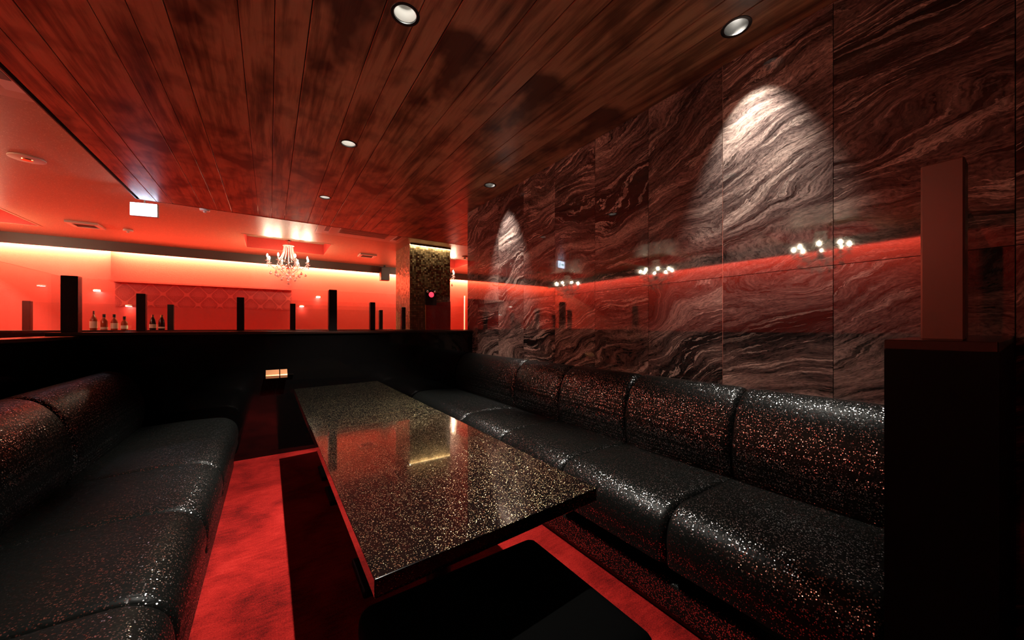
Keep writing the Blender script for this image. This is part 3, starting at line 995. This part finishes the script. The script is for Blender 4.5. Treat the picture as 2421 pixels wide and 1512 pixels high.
def disc(name, label, cat, px, py, r, mat, inner=None, drop=0.02):
    zc = F * (Z_CEIL - CAM_Z) / (773 - py); xc = (px - 1210.5) / F * zc
    x, y = C_ * xc + S_ * zc, -S_ * xc + C_ * zc
    t = thing(name, label, cat, (x, y, Z_CEIL))
    MB().lathe([(r, 0.0), (r, -drop * 0.4), (r * 0.93, -drop * 0.55), (0.0, -drop * 0.55)], 28).build('rim', mat, t, True)
    MB().lathe([(r * 0.33, -drop * 0.55), (r * 0.30, -drop), (0.0, -drop * 1.05)], 20).build('centre', inner or mat, t, True)


disc('ceiling_speaker', 'round beige ceiling speaker with bright rim beside the wood edge', 'speaker', 64, 374, 0.115, M_LABEL, M_GOLD)
disc('smoke_detector', 'small white smoke detector on the ceiling near the square vent', 'smoke detector', 303, 543, 0.06, M_BEIGE, None, 0.05)
disc('smoke_detector', 'small white smoke detector at the wood ceiling edge right of the exit sign', 'smoke detector', 484, 494, 0.055, M_WHITE, None, 0.05)
disc('smoke_detector', 'round ceiling sensor seen between pillar and marble wall', 'smoke detector', 1099, 606, 0.075, M_BEIGE, M_GRILLE, 0.05)

# exit sign
EX, EY = x_at(342, 5.78), 5.78
ex = thing('exit_sign', 'glowing white exit sign hanging at the corner of the wood ceiling', 'exit sign', (EX, EY, 2.475), -0.25)
MB().box(-0.125, 0.125, -0.018, 0.018, -0.078, 0.078, 0.006).build('housing', M_WHITE, ex)
for s in (-1, 1):
    MB().box(-0.118, 0.118, s * 0.020 - 0.002, s * 0.020 + 0.002, -0.071, 0.071).build('light_panel', M_SIGN, ex)
    q = MB()
    yy0, yy1 = s * 0.0235 - 0.001, s * 0.0235 + 0.001
    def poly(pts):
        a = [q.bm.verts.new((x, yy0, z)) for x, z in pts]; b_ = [q.bm.verts.new((x, yy1, z)) for x, z in pts]
        q.bm.faces.new(a); q.bm.faces.new(list(reversed(b_)))
        for i in range(len(pts)):
            j = (i + 1) % len(pts); q.bm.faces.new((a[i], b_[i], b_[j], a[j]))
    poly([(-0.095, 0.0), (-0.055, 0.04), (-0.055, 0.014), (0.0, 0.014), (0.0, -0.014), (-0.055, -0.014), (-0.055, -0.04)])
    q.build('arrow', M_SIGNG, ex)
    q = MB()
    for pts in ([(0.045, 0.01), (0.070, 0.02), (0.080, -0.012), (0.055, -0.02)], [(0.055, -0.02), (0.080, -0.012), (0.10, -0.052), (0.088, -0.056)],
                [(0.055, -0.02), (0.066, -0.016), (0.045, -0.056), (0.028, -0.050)], [(0.022, 0.006), (0.05, 0.022), (0.055, 0.012), (0.03, -0.004)]):
        poly(pts)
    q.ball((0.055, s * 0.0235, 0.037), 0.012, 1)
    q.build('running_figure', M_SIGNG, ex)
MB().tube([(0, 0, 0.07), (0, 0, Z_CEIL - 2.475 - 0.001)], 0.008).build('hanger', M_WHITE, ex)

# loudspeaker hanging from the valance
sp = thing('loudspeaker', 'small black loudspeaker hanging in front of the glowing valance', 'speaker', (x_at(909, 9.5), 9.5, 2.50))
MB().box(-0.11, 0.11, -0.09, 0.09, -0.17, 0.17, 0.012).build('cabinet', M_BLACK, sp)
MB().box(-0.095, 0.095, -0.098, -0.09, -0.155, 0.155).build('grille', M_GRILLE, sp)
MB().box(-0.02, 0.02, -0.01, 0.01, 0.17, Z_CEIL - 2.50 - 0.001).build('bracket', M_BLACK, sp)


# lamps added on the red wall for light reflections in the glass
def reflection_spot(px, z, label, y=None):
    y = y or Y1
    x = x_at(px, y - 0.05)
    t = thing('reflection_lamp', label, 'added lamp', (x, y - 0.001, z), 0, 'small lamps added for glass reflections on the red wall')
    MB().box(-0.03, 0.03, -0.03, 0.0, 0.0, 0.03, 0.004).build('base', M_WHITE, t)
    MB().lathe([(0.0, 0.028), (0.045, 0.022), (0.05, 0.0), (0.046, -0.002)], 20, (0, -0.06, 0)).build('hood', M_WHITE, t, True)
    MB().lathe([(0.0, -0.004), (0.044, -0.003)], 20, (0, -0.06, 0)).build('lens', M_LAMP, t)
    spot('lamp', (0, -0.06, -0.01), (0, 0.3, -1), 3.0, WARM, math.radians(75), 0.8, 0.02, t)


reflection_spot(230, 1.806, 'small lamp added for a glass reflection above the cream labelled bottles')
reflection_spot(305, 1.53, 'small lamp added for a glass reflection just under the damask band corner', 9.985)
reflection_spot(752, 1.86, 'small lamp added for a glass reflection on the plain red wall by the tall middle post')
reflection_spot(713, 1.62, 'small lamp added for a glass reflection lower on the plain red wall near the chandelier')


# ------------------------------------------------------------------ bottles on the far partition
def bottle(px, prof, mat, label, lab=None, y=Y4 - 0.02, foil=None):
    t = thing('bottle', label, 'bottle', (x_at(px, y), y, Z_CAP - 0.006), random.uniform(0, 6), 'bottles on the far partition')
    MB().lathe([(0, 0)] + prof + [(0, prof[-1][1])], 20).build('body', mat, t, True)
    if lab:
        r, z0, z1 = lab
        MB().lathe([(r, z0), (r + 0.0015, z0), (r + 0.0015, z1), (r, z1)], 20).build('label', M_LABEL, t, True)
    r, z = prof[-1]
    MB().lathe([(r + 0.003, z - 0.035), (r + 0.003, z + 0.012), (0, z + 0.012)], 16).build('stopper', foil or M_BLACK, t, True)


tall = [(0.036, 0.0), (0.037, 0.01), (0.037, 0.15), (0.031, 0.18), (0.015, 0.205), (0.013, 0.27)]
squat = [(0.036, 0.0), (0.037, 0.01), (0.037, 0.125), (0.031, 0.15), (0.016, 0.175), (0.014, 0.225)]
small = [(0.036, 0.0), (0.037, 0.008), (0.037, 0.10), (0.030, 0.13), (0.016, 0.145), (0.014, 0.195)]
bottle(221, tall, M_AMBER, 'tall amber whisky bottle with a large cream label', (0.0372, 0.03, 0.13), foil=M_CHROME)
bottle(246, squat, M_AMBER, 'amber bottle with a short cream label at its foot', (0.0372, 0.012, 0.045))
bottle(270, squat, M_AMBER, 'squat amber bottle with a square cream label', (0.0372, 0.022, 0.105))
bottle(294, small, M_AMBER, 'smallest amber bottle with a wide pale label', (0.0372, 0.02, 0.07))
jar = [(0.036, 0.0), (0.038, 0.02), (0.038, 0.10), (0.033, 0.15), (0.019, 0.19), (0.015, 0.225)]
bottle(361, jar, M_BROWNGL, 'dark brown bottle with silver neck closest to the amber bottles', (0.0382, 0.03, 0.09), y=Y4 - 0.05, foil=M_CHROME)
bottle(382, jar, M_BROWNGL, 'dark brown bottle with gold foil beside a slim post', (0.0382, 0.025, 0.05), y=Y4 - 0.05, foil=M_GOLD)
